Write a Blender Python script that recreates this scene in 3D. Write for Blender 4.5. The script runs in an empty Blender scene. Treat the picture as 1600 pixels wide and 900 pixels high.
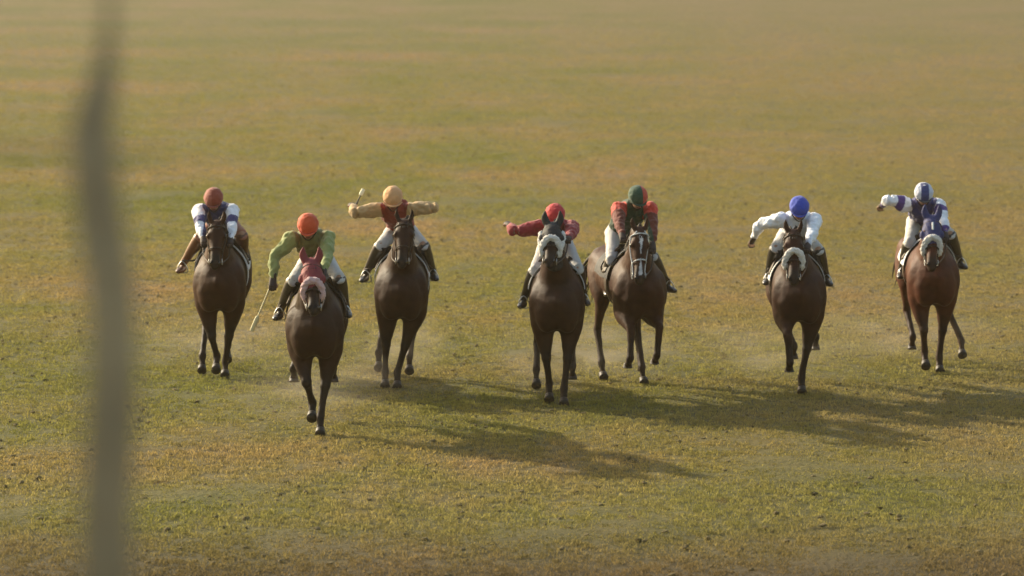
import bpy, bmesh, math, random
import numpy as np
from mathutils import Vector, Matrix, noise, kdtree

scn = bpy.context.scene
COL = scn.collection
R = math.radians

# ------------------------------------------------------------------ camera
cam_data = bpy.data.cameras.new("camera")
cam = bpy.data.objects.new("camera", cam_data)
COL.objects.link(cam)
cam.location = (0, 0, 5.98)
cam.rotation_euler = (R(84), 0, 0)
cam_data.sensor_width = 36
cam_data.lens = 135
cam_data.clip_end = 4000
cam_data.dof.use_dof = True
cam_data.dof.focus_distance = 41.5
cam_data.dof.aperture_fstop = 1.9
scn.camera = cam

# ------------------------------------------------------------------ sky, sun, exposure
SUN_AZ = (-0.79, 0.613)          # horizontal direction towards the sun
SUN_EL = R(24)
world = bpy.data.worlds.new("World")
scn.world = world
world.use_nodes = True
wn = world.node_tree
bg = wn.nodes["Background"]
sky = wn.nodes.new("ShaderNodeTexSky")
sky.sky_type = 'NISHITA'
sky.sun_disc = False
sky.sun_elevation = SUN_EL
sky.sun_rotation = math.atan2(SUN_AZ[0], SUN_AZ[1])
sky.air_density = 1.6
sky.dust_density = 4.0
sky.ozone_density = 1.0
wn.links.new(sky.outputs[0], bg.inputs[0])
bg.inputs[1].default_value = 0.125
sun_d = bpy.data.lights.new("sun", 'SUN')
sun_d.energy = 4.0
sun_d.angle = R(1.0)
sun_d.color = (1.0, 0.88, 0.65)
sun = bpy.data.objects.new("sun", sun_d)
COL.objects.link(sun)
_d = Vector((SUN_AZ[0] * math.cos(SUN_EL), SUN_AZ[1] * math.cos(SUN_EL), math.sin(SUN_EL)))
sun.rotation_euler = _d.to_track_quat('Z', 'Y').to_euler()
sun.location = _d * 100
scn.view_settings.view_transform = 'Standard'
scn.view_settings.look = 'None'
scn.view_settings.gamma = 1
scn.view_settings.exposure = 0.93
scn.cycles.volume_bounces = 1

# ------------------------------------------------------------------ materials
def mat(name, color, rough=0.7, spec=0.3, attr=False, bump=0.0, bscale=40.0, var=0.0, vscale=8.0, sheen=0.0, metal=0.0, trans=0.0, coords='Object'):
    m = bpy.data.materials.new(name)
    m.use_nodes = True
    nt = m.node_tree
    b = nt.nodes["Principled BSDF"]
    b.inputs["Roughness"].default_value = rough
    b.inputs["Specular IOR Level"].default_value = spec
    b.inputs["Metallic"].default_value = metal
    b.inputs["Sheen Weight"].default_value = sheen
    tc = nt.nodes.new("ShaderNodeTexCoord")
    if attr:
        a = nt.nodes.new("ShaderNodeAttribute"); a.attribute_name = "Col"; csock = a.outputs["Color"]
    else:
        a = nt.nodes.new("ShaderNodeRGB"); a.outputs[0].default_value = (*color, 1); csock = a.outputs[0]
    if var > 0:
        n = nt.nodes.new("ShaderNodeTexNoise"); n.inputs["Scale"].default_value = vscale; n.inputs["Detail"].default_value = 5
        nt.links.new(tc.outputs[coords], n.inputs["Vector"])
        mr = nt.nodes.new("ShaderNodeMapRange"); mr.inputs[1].default_value = .3; mr.inputs[2].default_value = .7
        mr.inputs[3].default_value = 1 - var; mr.inputs[4].default_value = 1 + var
        nt.links.new(n.outputs[0], mr.inputs[0])
        mx = nt.nodes.new("ShaderNodeVectorMath"); mx.operation = 'MULTIPLY'
        nt.links.new(csock, mx.inputs[0]); nt.links.new(mr.outputs[0], mx.inputs[1]); csock = mx.outputs[0]
    nt.links.new(csock, b.inputs["Base Color"])
    if bump > 0:
        n2 = nt.nodes.new("ShaderNodeTexNoise"); n2.inputs["Scale"].default_value = bscale; n2.inputs["Detail"].default_value = 4
        nt.links.new(tc.outputs[coords], n2.inputs["Vector"])
        bp = nt.nodes.new("ShaderNodeBump"); bp.inputs["Strength"].default_value = bump; bp.inputs["Distance"].default_value = .02
        nt.links.new(n2.outputs[0], bp.inputs["Height"]); nt.links.new(bp.outputs[0], b.inputs["Normal"])
    return m

M_COAT = mat("horse coat", (0, 0, 0), rough=.58, spec=.14, attr=True, bump=.25, bscale=18, var=.25, vscale=9)
M_SKIN = mat("skin", (.33, .19, .12), rough=.6, var=.1)
M_SILK = mat("silk", (0, 0, 0), rough=.72, spec=.15, attr=True, bump=.6, bscale=11, var=.08, sheen=.2)
M_WHITE = mat("white breeches", (.47, .45, .42), rough=.7, bump=.5, bscale=14, var=.05)
M_TAN = mat("tan red breeches", (.3, .13, .08), rough=.7, bump=.5, bscale=14, var=.1)
M_BOOT = mat("black boot leather", (.022, .018, .016), rough=.35, spec=.5, bump=.2, bscale=30)
M_BOOTBROWN = mat("brown boot leather", (.09, .03, .015), rough=.4, spec=.5, bump=.2, bscale=30)
M_TACK = mat("dark tack leather", (.03, .018, .012), rough=.5, bump=.2)
M_HAIR = mat("horse hair", (.018, .013, .011), rough=.6, bump=.6, bscale=60)
M_HOOF = mat("hoof horn", (.03, .024, .019), rough=.55, var=.2)
M_EYE = mat("eye", (.01, .008, .006), rough=.1, spec=.6)
M_FLEECE = mat("white sheepskin", (.72, .67, .6), rough=.95, bump=1, bscale=90, sheen=.5)
M_FLEECEPINK = mat("pink sheepskin", (.66, .42, .4), rough=.95, bump=1, bscale=90, sheen=.5)
M_HOODRED = mat("dark red hood cloth", (.19, .03, .035), rough=.7, bump=.4)
M_HOODNAVY = mat("navy hood cloth", (.035, .04, .12), rough=.7, bump=.4)
M_HOODBLACK = mat("black hood cloth", (.02, .02, .022), rough=.7, bump=.4)
M_CLOTH = mat("saddle cloth", (.6, .6, .58), rough=.8, bump=.4)
M_METAL = mat("stirrup steel", (.5, .5, .5), rough=.3, metal=1)
M_GLASS = mat("goggle lens", (.03, .03, .035), rough=.08, spec=.8)
M_WHIP = mat("whip cord", (.02, .018, .016), rough=.6)
M_WHIPPALE = mat("pale whip leather", (.72, .66, .42), rough=.6)
M_GLOVE = mat("dark glove", (.05, .035, .03), rough=.7)

# ------------------------------------------------------------------ mesh helpers
def V(p):
    """horse frame (side, forward, up) -> object space"""
    return Vector((p[0], -p[1], p[2]))

def catmull(P, n):
    P = [np.array(p, float) for p in P]
    if len(P) < 2:
        return P
    Q = [2 * P[0] - P[1]] + P + [2 * P[-1] - P[-2]]
    out = []
    for i in range(1, len(Q) - 2):
        p0, p1, p2, p3 = Q[i - 1:i + 3]
        for j in range(n):
            t = j / n
            out.append(.5 * ((2 * p1) + (-p0 + p2) * t + (2 * p0 - 5 * p1 + 4 * p2 - p3) * t * t + (-p0 + 3 * p1 - 3 * p2 + p3) * t ** 3))
    out.append(P[-1])
    return out

class MB:
    def __init__(self):
        self.v = []; self.f = []
    def chain(self, pts, n=3, seg=12, turn=0.0, side=(1, 0, 0), caps=True, grow=0.0, closed_ends=True):
        """pts: (s, f, z, a, b): a = half width along side, b = half depth across"""
        P = catmull(pts, n)
        pos = [V(p[:3]) for p in P]
        rad = [(max(.002, p[3] + grow), max(.002, p[4] + grow)) for p in P]
        side = Vector(side)
        rings = []
        m = len(pos)
        for i in range(m):
            t = (pos[min(i + 1, m - 1)] - pos[max(i - 1, 0)]).normalized()
            sd = (side - t * side.dot(t))
            if sd.length < .05:
                alt = Vector((0, 1, 0)); sd = alt - t * alt.dot(t)
            sd.normalize()
            nn = t.cross(sd)
            rings.append((pos[i], sd, nn, t, rad[i]))
        seq = []
        if caps:
            p, sd, nn, t, r = rings[0]; q = min(r)
            seq += [(p - t * q * .85, sd, nn, (r[0] * .35, r[1] * .35)), (p - t * q * .5, sd, nn, (r[0] * .8, r[1] * .8))]
        seq += [(p, sd, nn, r) for p, sd, nn, t, r in rings]
        if caps:
            p, sd, nn, t, r = rings[-1]; q = min(r)
            seq += [(p + t * q * .5, sd, nn, (r[0] * .8, r[1] * .8)), (p + t * q * .85, sd, nn, (r[0] * .35, r[1] * .35))]
        b0 = len(self.v)
        for p, sd, nn, r in seq:
            for k in range(seg):
                an = 2 * math.pi * k / seg + turn
                self.v.append(p + sd * r[0] * math.cos(an) + nn * r[1] * math.sin(an))
        for i in range(len(seq) - 1):
            for k in range(seg):
                a = b0 + i * seg + k; b = b0 + i * seg + (k + 1) % seg
                self.f.append((a, b, b + seg, a + seg))
        if closed_ends:
            self.f.append(tuple(b0 + k for k in reversed(range(seg))))
            e = b0 + (len(seq) - 1) * seg
            self.f.append(tuple(e + k for k in range(seg)))
        return self
    def tube(self, pts, r, n=3, seg=8):
        return self.chain([(*p, r, r) for p in pts], n=n, seg=seg)
    def ball(self, c, r, seg=12, rot=None):
        """ellipsoid, r = (side, forward, up)"""
        if not hasattr(r, '__len__'): r = (r, r, r)
        b0 = len(self.v); rows = seg // 2
        c = V(c)
        for i in range(1, rows):
            th = math.pi * i / rows
            for k in range(seg):
                an = 2 * math.pi * k / seg
                q = Vector((r[0] * math.sin(th) * math.cos(an), r[1] * math.sin(th) * math.sin(an), r[2] * math.cos(th)))
                if rot is not None: q = rot @ q
                self.v.append(c + q)
        top = Vector((0, 0, r[2])); bot = Vector((0, 0, -r[2]))
        if rot is not None: top = rot @ top; bot = rot @ bot
        self.v += [c + top, c + bot]
        T = len(self.v) - 2; B = T + 1
        for i in range(rows - 2):
            for k in range(seg):
                a = b0 + i * seg + k; b = b0 + i * seg + (k + 1) % seg
                self.f.append((b, a, a + seg, b + seg))
        for k in range(seg):
            self.f.append((b0 + k, b0 + (k + 1) % seg, T))
            e = b0 + (rows - 2) * seg
            self.f.append((e + (k + 1) % seg, e + k, B))
        return self
    def mesh(self, name, offset=(0, 0, 0)):
        me = bpy.data.meshes.new(name)
        o = Vector(offset)
        me.from_pydata([tuple(v - o) for v in self.v], [], self.f)
        me.update()
        return me
    def build(self, name, m, parent=None, offset=(0, 0, 0), smooth=True, subd=0):
        me = self.mesh(name, offset)
        me.materials.append(m)
        if smooth: me.polygons.foreach_set("use_smooth", [True] * len(me.polygons))
        o = bpy.data.objects.new(name, me); COL.objects.link(o)
        if parent: o.parent = parent
        return o
    def fuse(self, name, m, parent=None, offset=(0, 0, 0), voxel=.014, smooth=4, fac=.5, wrinkle=0.0, wscale=6.0, colour=None, blend=None):
        """one continuous surface out of the overlapping closed shapes"""
        me = self.mesh(name + "_raw", offset)
        t = bpy.data.objects.new("tmp", me); COL.objects.link(t)
        md = t.modifiers.new("r", 'REMESH'); md.mode = 'VOXEL'; md.voxel_size = voxel
        if smooth:
            sm = t.modifiers.new("s", 'SMOOTH'); sm.factor = fac; sm.iterations = smooth
        dg = bpy.context.evaluated_depsgraph_get(); dg.update()
        out = bpy.data.meshes.new_from_object(t.evaluated_get(dg))
        bpy.data.objects.remove(t); bpy.data.meshes.remove(me)
        out.name = name
        nv = len(out.vertices)
        co = np.empty(nv * 3); out.vertices.foreach_get("co", co); co = co.reshape(-1, 3)
        if blend is not None:
            # melt the seams between muscle masses where blend() says so
            ne = len(out.edges); ed = np.empty(ne * 2, np.int64); out.edges.foreach_get("vertices", ed); ed = ed.reshape(-1, 2)
            Q = co + np.array(offset); w = blend(np.stack([Q[:, 0], -Q[:, 1], Q[:, 2]], 1))[:, None]
            deg = np.bincount(ed.ravel(), minlength=nv)[:, None].astype(float)
            for _ in range(34):
                acc = np.stack([np.bincount(ed[:, 0], co[ed[:, 1], k], nv) + np.bincount(ed[:, 1], co[ed[:, 0], k], nv) for k in range(3)], 1)
                co = co + (acc / deg - co) * w * .8
            out.vertices.foreach_set("co", co.ravel()); out.update()
        if wrinkle:
            no = np.empty(nv * 3); out.vertices.foreach_get("normal", no); no = no.reshape(-1, 3)
            d = np.array([noise.noise(Vector(c) * wscale) + .5 * noise.noise(Vector(c) * wscale * 2.3) for c in co])
            co = co + no * (d * wrinkle)[:, None]
            out.vertices.foreach_set("co", co.ravel())
        if colour is not None:
            P = co + np.array(offset)
            P = np.stack([P[:, 0], -P[:, 1], P[:, 2]], 1)
            cols = np.ones((nv, 4)); cols[:, :3] = colour(P)
            at = out.color_attributes.new("Col", 'FLOAT_COLOR', 'POINT')
            at.data.foreach_set("color", cols.ravel())
        out.materials.clear(); out.materials.append(m)
        out.polygons.foreach_set("use_smooth", [True] * len(out.polygons))
        out.update()
        o = bpy.data.objects.new(name, out); COL.objects.link(o)
        if parent: o.parent = parent
        return o

def thing(name, label, cat, loc, rotz=0, k=1.0, group=None):
    o = bpy.data.objects.new(name, None); COL.objects.link(o)
    o.location = loc; o.rotation_euler = (0, 0, rotz); o.scale = (k, k, k)
    o.empty_display_size = .2
    o['label'] = label; o['category'] = cat
    if group: o['group'] = group
    return o

def ik(A, B, L1, L2, pole):
    A = np.array(A, float); B = np.array(B, float); pole = np.array(pole, float)
    d = B - A; L = np.linalg.norm(d)
    mx = (L1 + L2) * .998
    if L > mx:
        s = min(L / mx, 1.12); L1 *= s; L2 *= s; mx *= s
        if L > mx: B = A + d / L * mx; L = mx; d = B - A
    u = d / L
    x = (L1 * L1 - L2 * L2 + L * L) / (2 * L)
    h = math.sqrt(max(L1 * L1 - x * x, 1e-6))
    p = pole - u * pole.dot(u); p /= np.linalg.norm(p)
    return A + u * x + p * h, B

def lerp(a, b, t):
    return np.array(a, float) * (1 - t) + np.array(b, float) * t

# ------------------------------------------------------------------ poses (metres, horse frame: side, forward, up)
POSES = [{'feet': [(-0.5, -0.1, 1.338), (0.253, -0.15, 1.365)],
  'hands': [(-0.173, 0.8, 1.714), (0.151, 0.8, 1.706)],
  'head': (-0.075, 0.42, 2.178),
  'hooves': {'FL': (-0.055, 0.5, 0.096), 'FR': (0.039, 0.3, 0.0), 'HL': (-0.259, 0.1, 0.038), 'HR': (0.012, -0.5, 0.098)},
  'k': 1.0,
  'muzzle': (0.004, 1.32, 1.463),
  'poll': (0.006, 1.0, 1.91),
  'x': -3.55,
  'y': 46.93,
  'yaw': 0},
 {'feet': [(-0.422, -0.1, 1.273), (0.312, -0.1, 1.301)],
  'hands': [(-0.461, 0.5, 1.664), (0.111, 0.85, 1.791)],
  'head': (-0.072, 0.5, 2.262),
  'hooves': {'FL': (-0.036, 0.6, 0.156), 'FR': (0.062, 0.75, 0.0), 'HL': (-0.31, -0.8, 0.378), 'HR': (0.142, -0.75, 0.384)},
  'k': 1.0,
  'muzzle': (0.044, 1.6, 1.461),
  'poll': (-0.005, 1.15, 1.897),
  'whip': [(-0.461, 0.5, 1.664), (-0.706, 0.35, 1.088)],
  'x': -2.16,
  'y': 42.37,
  'yaw': 0},
 {'feet': [(-0.445, -0.1, 1.316), (0.366, -0.15, 1.327)],
  'hands': [(-0.595, 0.1, 2.14), (0.334, 0.1, 2.101)],
  'head': (-0.1, 0.45, 2.268),
  'hooves': {'FL': (-0.198, 0.48, 0.013), 'FR': (-0.052, 0.5, 0.0), 'HL': (-0.305, -0.4, 0.118), 'HR': (0.067, -0.5, 0.066)},
  'k': 1.0,
  'muzzle': (0.032, 1.4, 1.573),
  'poll': (0.053, 1.05, 2.008),
  'whip': [(-0.578, 0.15, 2.098), (-0.468, 0.0, 2.332)],
  'x': -1.32,
  'y': 46.05,
  'yaw': 0},
 {'feet': [(-0.383, -0.1, 1.143), (0.325, -0.15, 1.168)],
  'hands': [(-0.556, 0.08, 2.027), (0.129, 0.85, 1.941)],
  'head': (-0.021, 0.42, 2.162),
  'hooves': {'FL': (-0.087, 0.5, 0.025), 'FR': (0.082, 0.7, 0.0), 'HL': (-0.232, -0.1, 0.112), 'HR': (0.197, -0.5, 0.136)},
  'k': 1.0,
  'muzzle': (-0.098, 1.55, 1.729),
  'poll': (-0.057, 1.05, 2.076),
  'x': 0.52,
  'y': 44.77,
  'yaw': 0},
 {'feet': [(-0.204, -0.15, 1.151), (0.523, -0.05, 1.189)],
  'hands': [(-0.265, 0.75, 1.852), (0.099, 0.8, 1.666)],
  'head': (0.016, 0.42, 2.276),
  'hooves': {'FL': (-0.219, 0.8, 0.287), 'FR': (0.127, 0.75, 0.316), 'HL': (-0.194, -0.35, 0.02), 'HR': (0.187, 0.1, 0.0)},
  'k': 1.0,
  'muzzle': (-0.229, 1.4, 1.384),
  'poll': (-0.139, 1.05, 1.921),
  'x': 1.38,
  'y': 46.0,
  'yaw': 14},
 {'feet': [(-0.324, -0.1, 1.322), (0.378, -0.15, 1.302)],
  'hands': [(-0.509, -0.02, 1.761), (0.075, 0.85, 1.759)],
  'head': (0.004, 0.45, 2.177),
  'hooves': {'FL': (-0.124, 0.75, 0.271), 'FR': (0.04, 0.6, 0.0), 'HL': (0.027, -0.6, 0.256), 'HR': (0.298, -0.7, 0.354)},
  'k': 1.0,
  'muzzle': (-0.129, 1.52, 1.428),
  'poll': (-0.106, 1.05, 1.92),
  'x': 3.39,
  'y': 45.68,
  'yaw': 0},
 {'feet': [(-0.302, -0.1, 1.204), (0.442, -0.15, 1.317)],
  'hands': [(-0.579, 0.12, 2.024), (0.114, 0.85, 1.683)],
  'head': (-0.106, 0.42, 2.19),
  'hooves': {'FL': (-0.084, 0.6, 0.077), 'FR': (0.106, 0.5, -0.0), 'HL': (-0.106, -0.5, 0.158), 'HR': (0.535, -0.5, 0.074)},
  'k': 1.0,
  'muzzle': (-0.153, 1.52, 1.405),
  'poll': (-0.091, 1.05, 1.913),
  'x': 5.16,
  'y': 47.56,
  'yaw': 2}]

LOOK = [
 dict(coat=(.075, .038, .022), point=(.03, .02, .016), fleece=None, hood=None, yoke=(.05, .05, .12), sleeve=(.78, .78, .8), band=(.06, .06, .16),
      capa=(.24, .05, .03), capb=(.3, .09, .06), breech=M_TAN, boot=M_BOOTBROWN,
      hl='dark bay racehorse at the far left of the field with white girth strap',
      rl='jockey in white sleeves with navy bands and brown red cap'),
 dict(coat=(.055, .032, .022), point=(.03, .02, .016), fleece=M_FLEECEPINK, hood=M_HOODRED, yoke=(.16, .15, .055), sleeve=(.25, .28, .1), band=None,
      capa=(.55, .08, .025), capb=(.5, .08, .025), breech=M_WHITE, boot=M_BOOT,
      hl='leading racehorse in dark red hood with round pinkish sheepskin noseband',
      rl='jockey in olive green silks and orange cap lowering a pale whip'),
 dict(coat=(.06, .034, .024), point=(.03, .02, .016), fleece=None, hood=None, yoke=(.22, .035, .022), sleeve=(.46, .3, .14), band=None,
      capa=(.6, .32, .14), capb=(.6, .32, .14), breech=M_WHITE, boot=M_BOOT,
      hl='dark brown racehorse without noseband fleece under the rider whose arms are spread wide',
      rl='jockey in tan cap with both tan sleeves stretched out sideways over dark red body'),
 dict(coat=(.06, .034, .024), point=(.03, .02, .016), fleece=M_FLEECE, hood=M_HOODBLACK, yoke=(.24, .025, .03), sleeve=(.26, .03, .035), band=None,
      capa=(.48, .03, .035), capb=(.48, .03, .035), breech=M_WHITE, boot=M_BOOT,
      hl='racehorse with raised head in white sheepskin cheek pieces and black blinkers',
      rl='jockey in crimson silks and red cap holding one arm straight out'),
 dict(coat=(.085, .042, .026), point=(.035, .02, .016), fleece=None, hood=None, yoke=(.03, .06, .035), sleeve=(.13, .03, .02), band=(.5, .05, .03),
      capa=(.03, .07, .04), capb=(.45, .06, .035), breech=M_WHITE, boot=M_BOOT,
      hl='bay racehorse turned slightly sideways, hindquarter showing, narrow white stripe on its face',
      rl='jockey in dark green silks with red shoulders and dark green cap'),
 dict(coat=(.07, .034, .024), point=(.032, .02, .016), fleece=M_FLEECE, hood=None, yoke=(.6, .62, .68), sleeve=(.8, .81, .84), band=None,
      capa=(.04, .07, .4), capb=(.04, .07, .4), breech=M_WHITE, boot=M_BOOT,
      hl='brown racehorse with plain face and white sheepskin noseband under the blue capped jockey',
      rl='jockey in white silks and royal blue cap with one arm hanging outward'),
 dict(coat=(.135, .052, .03), point=(.05, .025, .018), fleece=M_FLEECE, hood=M_HOODNAVY, yoke=(.05, .05, .14), sleeve=(.78, .78, .82), band=(.09, .05, .2),
      capa=(.5, .52, .6), capb=(.5, .52, .6), breech=M_WHITE, boot=M_BOOT,
      hl='chestnut racehorse at the far right of the field in navy hood and white sheepskin noseband',
      rl='jockey in pale cap and white silks with purple spots on the outstretched sleeve'),
]

# ------------------------------------------------------------------ horse
def build_horse(i, P, L):
    H = P['hooves']
    poll = np.array(P['poll'], float); muz = np.array(P['muzzle'], float)
    root = thing("racehorse", L['hl'], "horse", (P['x'], P['y'], 0), R(P['yaw']), P['k'], "racehorses galloping towards the camera")
    b = MB()
    # trunk: rump to chest
    tr = [(0, -.98, 1.36, .10, .13), (0, -.86, 1.37, .22, .23), (0, -.62, 1.35, .285, .275), (0, -.32, 1.29, .295, .285), (0, 0, 1.25, .31, .315),
          (0, .28, 1.24, .31, .36), (0, .52, 1.21, .3, .37), (0, .7, 1.2, .265, .33), (0, .83, 1.21, .2, .25), (0, .91, 1.22, .12, .16), (0, .95, 1.23, .05, .07)]
    b.chain(tr, n=3, seg=20)
    b.chain([(0, -.25, 1.5, .1, .08), (0, .1, 1.53, .09, .08), (0, .4, 1.57, .07, .09), (0, .6, 1.55, .07, .1)], n=3)
    # neck
    base = np.array((0, .52, 1.38)); pb = poll + np.array((0, -.07, -.03))
    mid = lerp(base, pb, .5) + np.array((0, .02, -.04))
    b.chain([(*base, .22, .32), (*lerp(base, mid, .55), .185, .275), (*mid, .145, .21), (*lerp(mid, pb, .55), .112, .16), (*pb, .092, .12)], n=3, seg=16)
    # head
    ax = muz - poll; hl = np.linalg.norm(ax); ax = ax / hl
    back = np.array((0, -ax[2], ax[1])); back = back if back[2] < 0 else -back      # towards the jaw
    if back[1] > 0: back = -back
    hd = lambda t, o=0, s=0: tuple(poll + ax * hl * t + back * o + np.array((s, 0, 0)))
    skull = [(*hd(-.02, .02), .07, .075), (*hd(.12, .02), .098, .1), (*hd(.27, .03), .112, .105), (*hd(.45, .03), .088, .092), (*hd(.65, .03), .066, .074),
             (*hd(.82, .035), .062, .066), (*hd(.95, .045), .064, .06), (*hd(1.0, .05), .05, .046)]
    b.chain(skull, n=3, seg=16)
    for s in (-1, 1):
        b.chain([(*hd(.1, .08, s * .04), .045, .07), (*hd(.28, .12, s * .045), .045, .09), (*hd(.45, .1, s * .035), .035, .06)], n=2)      # jowl
        b.ball(hd(.28, -.01, s * .085), (.035, .045, .045))                                                                      # brow
        b.ball(hd(.93, .02, s * .04), (.032, .035, .035))                                                                        # nostril rim
        # ears
        e0 = np.array(hd(-.02, -.02, s * .055)); e1 = e0 + np.array((s * .035, -.02, .085)); e2 = e0 + np.array((s * .03, -.01, .165))
        b.chain([(*e0, .03, .022), (*e1, .034, .02), (*e2, .008, .008)], n=3, seg=8)
        # pectorals, shoulder point, shoulder blade, haunch
        b.ball((s * .11, .74, 1.09), (.155, .16, .28))
        b.ball((s * .2, .6, 1.16), (.135, .18, .28))
        b.chain([(s * .1, .42, 1.5, .08, .12), (s * .19, .52, 1.32, .1, .15), (s * .2, .55, 1.12, .1, .15)], n=3)
        b.ball((s * .16, -.66, 1.3), (.15, .27, .28))
    hoofs = []
    # legs
    for key, s in (('FL', -1), ('FR', 1)):
        hx = np.array(H[key], float)
        lifted = hx[2] > .06
        pd = np.array((0, -.55, .83)) if lifted else np.array((0, -.35, .93))    # hoof -> fetlock direction
        if lifted and hx[2] > .2: pd = np.array((0, .75, .66))
        pd = pd / np.linalg.norm(pd)
        fet = hx + pd * .19
        el = np.array((s * .17, .52, .92))
        kn, f2 = ik(el, fet, .41, .33, (0, 1, 0.1))
        if np.linalg.norm(f2 - fet) > .01: hx = hx + (f2 - fet); fet = f2
        b.chain([(s * .18, .56, 1.16, .15, .18), (*el, .145, .165), (*lerp(el, kn, .4), .115, .125), (*lerp(el, kn, .85), .064, .068), (*kn, .062, .068),
                 (*lerp(kn, fet, .15), .05, .054), (*lerp(kn, fet, .5), .04, .046), (*lerp(kn, fet, .88), .042, .05), (*fet, .05, .058),
                 (*lerp(fet, hx, .4), .04, .044), (*lerp(fet, hx, .68), .048, .05)], n=3, seg=12)
        hoofs.append((fet, hx))
    for key, s in (('HL', -1), ('HR', 1)):
        hx = np.array(H[key], float)
        lifted = hx[2] > .12
        pd = np.array((0, .5, .85)) if (lifted and hx[1] < -.3) else np.array((0, -.35, .93))
        pd = pd / np.linalg.norm(pd)
        fet = hx + pd * .19
        sw = max(-.35, min(.45, (hx[1] + .5) * .45))
        hip = np.array((s * .17, -.62, 1.3)); st = np.array((s * .2, -.42 + sw * .45, 1.0))
        hk, f2 = ik(st, fet, .47, .43, (0, -1, .1))
        if np.linalg.norm(f2 - fet) > .01: hx = hx + (f2 - fet); fet = f2
        b.chain([(*hip, .15, .25), (*lerp(hip, st, .55), .145, .21), (*st, .11, .15), (*lerp(st, hk, .4), .075, .1), (*lerp(st, hk, .82), .046, .062), (*hk, .05, .068),
                 (*lerp(hk, fet, .15), .046, .058), (*lerp(hk, fet, .5), .04, .048), (*lerp(hk, fet, .88), .042, .05), (*fet, .05, .058),
                 (*lerp(fet, hx, .4), .034, .038), (*lerp(fet, hx, .68), .042, .045)], n=3, seg=12)
        hoofs.append((fet, hx))
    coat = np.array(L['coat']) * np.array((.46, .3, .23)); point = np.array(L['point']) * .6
    pts = [np.array(q[1]) for q in hoofs]
    rnd = random.Random(i)
    star = i in (4,)
    def colour(Q):
        c = np.tile(coat, (len(Q), 1))
        # black lower legs
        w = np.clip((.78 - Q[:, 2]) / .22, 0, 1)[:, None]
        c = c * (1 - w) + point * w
        # dark muzzle
        d = np.linalg.norm(Q - muz, axis=1)
        w = np.clip((.2 - d) / .1, 0, 1)[:, None]
        c = c * (1 - w) + point * w
        if star:
            rel = Q - poll; t = rel @ ax / hl; o = rel @ back
            w = ((np.abs(Q[:, 0] - poll[0] - (muz[0] - poll[0]) * t) < .012 + .01 * np.sin(t * 9)) & (o < .02) & (t > .15) & (t < .9)).astype(float)[:, None] * .9
            c = c * (1 - w) + np.array((.62, .58, .55)) * w
        return c
    def blend(Q):
        w = np.clip((Q[:, 2] - .66) / .16, 0, 1)
        return w * np.clip((np.linalg.norm(Q - poll, axis=1) - .22) / .25, 0, 1) * np.clip((np.linalg.norm(Q - muz, axis=1) - .3) / .2, 0, 1)
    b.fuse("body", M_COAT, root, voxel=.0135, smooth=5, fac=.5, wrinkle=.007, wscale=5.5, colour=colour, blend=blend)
    for fet, hx in hoofs:
        d = (hx - fet); d = d / np.linalg.norm(d)
        hb = MB()
        toe = np.array((0, .035, 0)) if d[2] < 0 else np.zeros(3)
        hb.chain([(*(hx - d * .07), .041, .045), (*(hx - d * .06), .047, .05), (*(hx - d * .03 + toe * .4), .053, .06), (*(hx + toe), .059, .068)], n=2, seg=14, caps=False)
        hb.build("hoof", M_HOOF, root)
    for s in (-1, 1):
        MB().ball(hd(.28, .0, s * .105), (.02, .026, .026), seg=12).build("eye", M_EYE, root)
        MB().ball(hd(.95, .005, s * .052), (.014, .02, .022), seg=10).build("nostril", M_EYE, root)
    # mane and forelock
    mn = MB()
    for j in range(26):
        t = j / 25
        q = lerp((0, .42, 1.63), poll + np.array((0, -.09, .05)), t)
        q = q + np.array((0, 0, .035 * math.sin(math.pi * t)))
        sd = 1 if rnd.random() < .8 else -1
        l = .1 + .08 * rnd.random()
        mn.chain([(q[0], q[1], q[2] - .02, .012, .03), (q[0] + sd * .05, q[1] - .04, q[2] + .02, .012, .026), (q[0] + sd * (.1 + .03 * rnd.random()), q[1] - .1, q[2] - l, .004, .008)], n=3, seg=6)
    for j in range(5):
        q = np.array(hd(.02, -.03, (j - 2) * .016)); q2 = np.array(hd(.2, -.09, (j - 2) * .02 + rnd.uniform(-.01, .01)))
        mn.chain([(*q, .012, .012), (*lerp(q, q2, .5), .012, .01), (*q2, .004, .004)], n=2, seg=6)
    mn.build("mane", M_HAIR, root)
    tl = MB()
    for j in range(18):
        a = j * 2.4; r = .035 * math.sqrt(j / 18)
        ox = r * math.cos(a); oz = r * math.sin(a)
        k = rnd.uniform(-.1, .1); k2 = rnd.uniform(-.12, .12)
        tl.chain([(ox, -.98, 1.46 + oz, .018, .018), (ox * 2, -1.12, 1.47 + oz * 2, .02, .02), (ox * 4 + k * .4, -1.35, 1.33 + oz * 3, .02, .02),
                  (ox * 5 + k, -1.55 + k2 * .5, 1.1 + k2 * .6, .014, .014), (ox * 5 + k * 1.4, -1.68 + k2, .9 + k2, .003, .003)], n=3, seg=6)
    tl.build("tail", M_HAIR, root)
    # bridle: headpiece, cheek straps, browband, noseband, bit, reins
    br = MB()
    def hring(t0, grow, r, tilt=0.0, a0=0, a1=360, n=18, aa=.1, bb=.1, oo=.03):
        pts = []
        for q in range(n + 1):
            an = R(a0 + (a1 - a0) * q / n)
            pts.append(hd(t0 + tilt * math.sin(an), oo + math.sin(an) * (bb + grow), math.cos(an) * (aa + grow)))
        return pts
    br.tube(hring(.62, .012, 0, aa=.07, bb=.08), .008, n=1, seg=6)
    br.tube(hring(.1, .012, 0, a0=160, a1=380, aa=.1, bb=.1), .009, n=1, seg=6)
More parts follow.
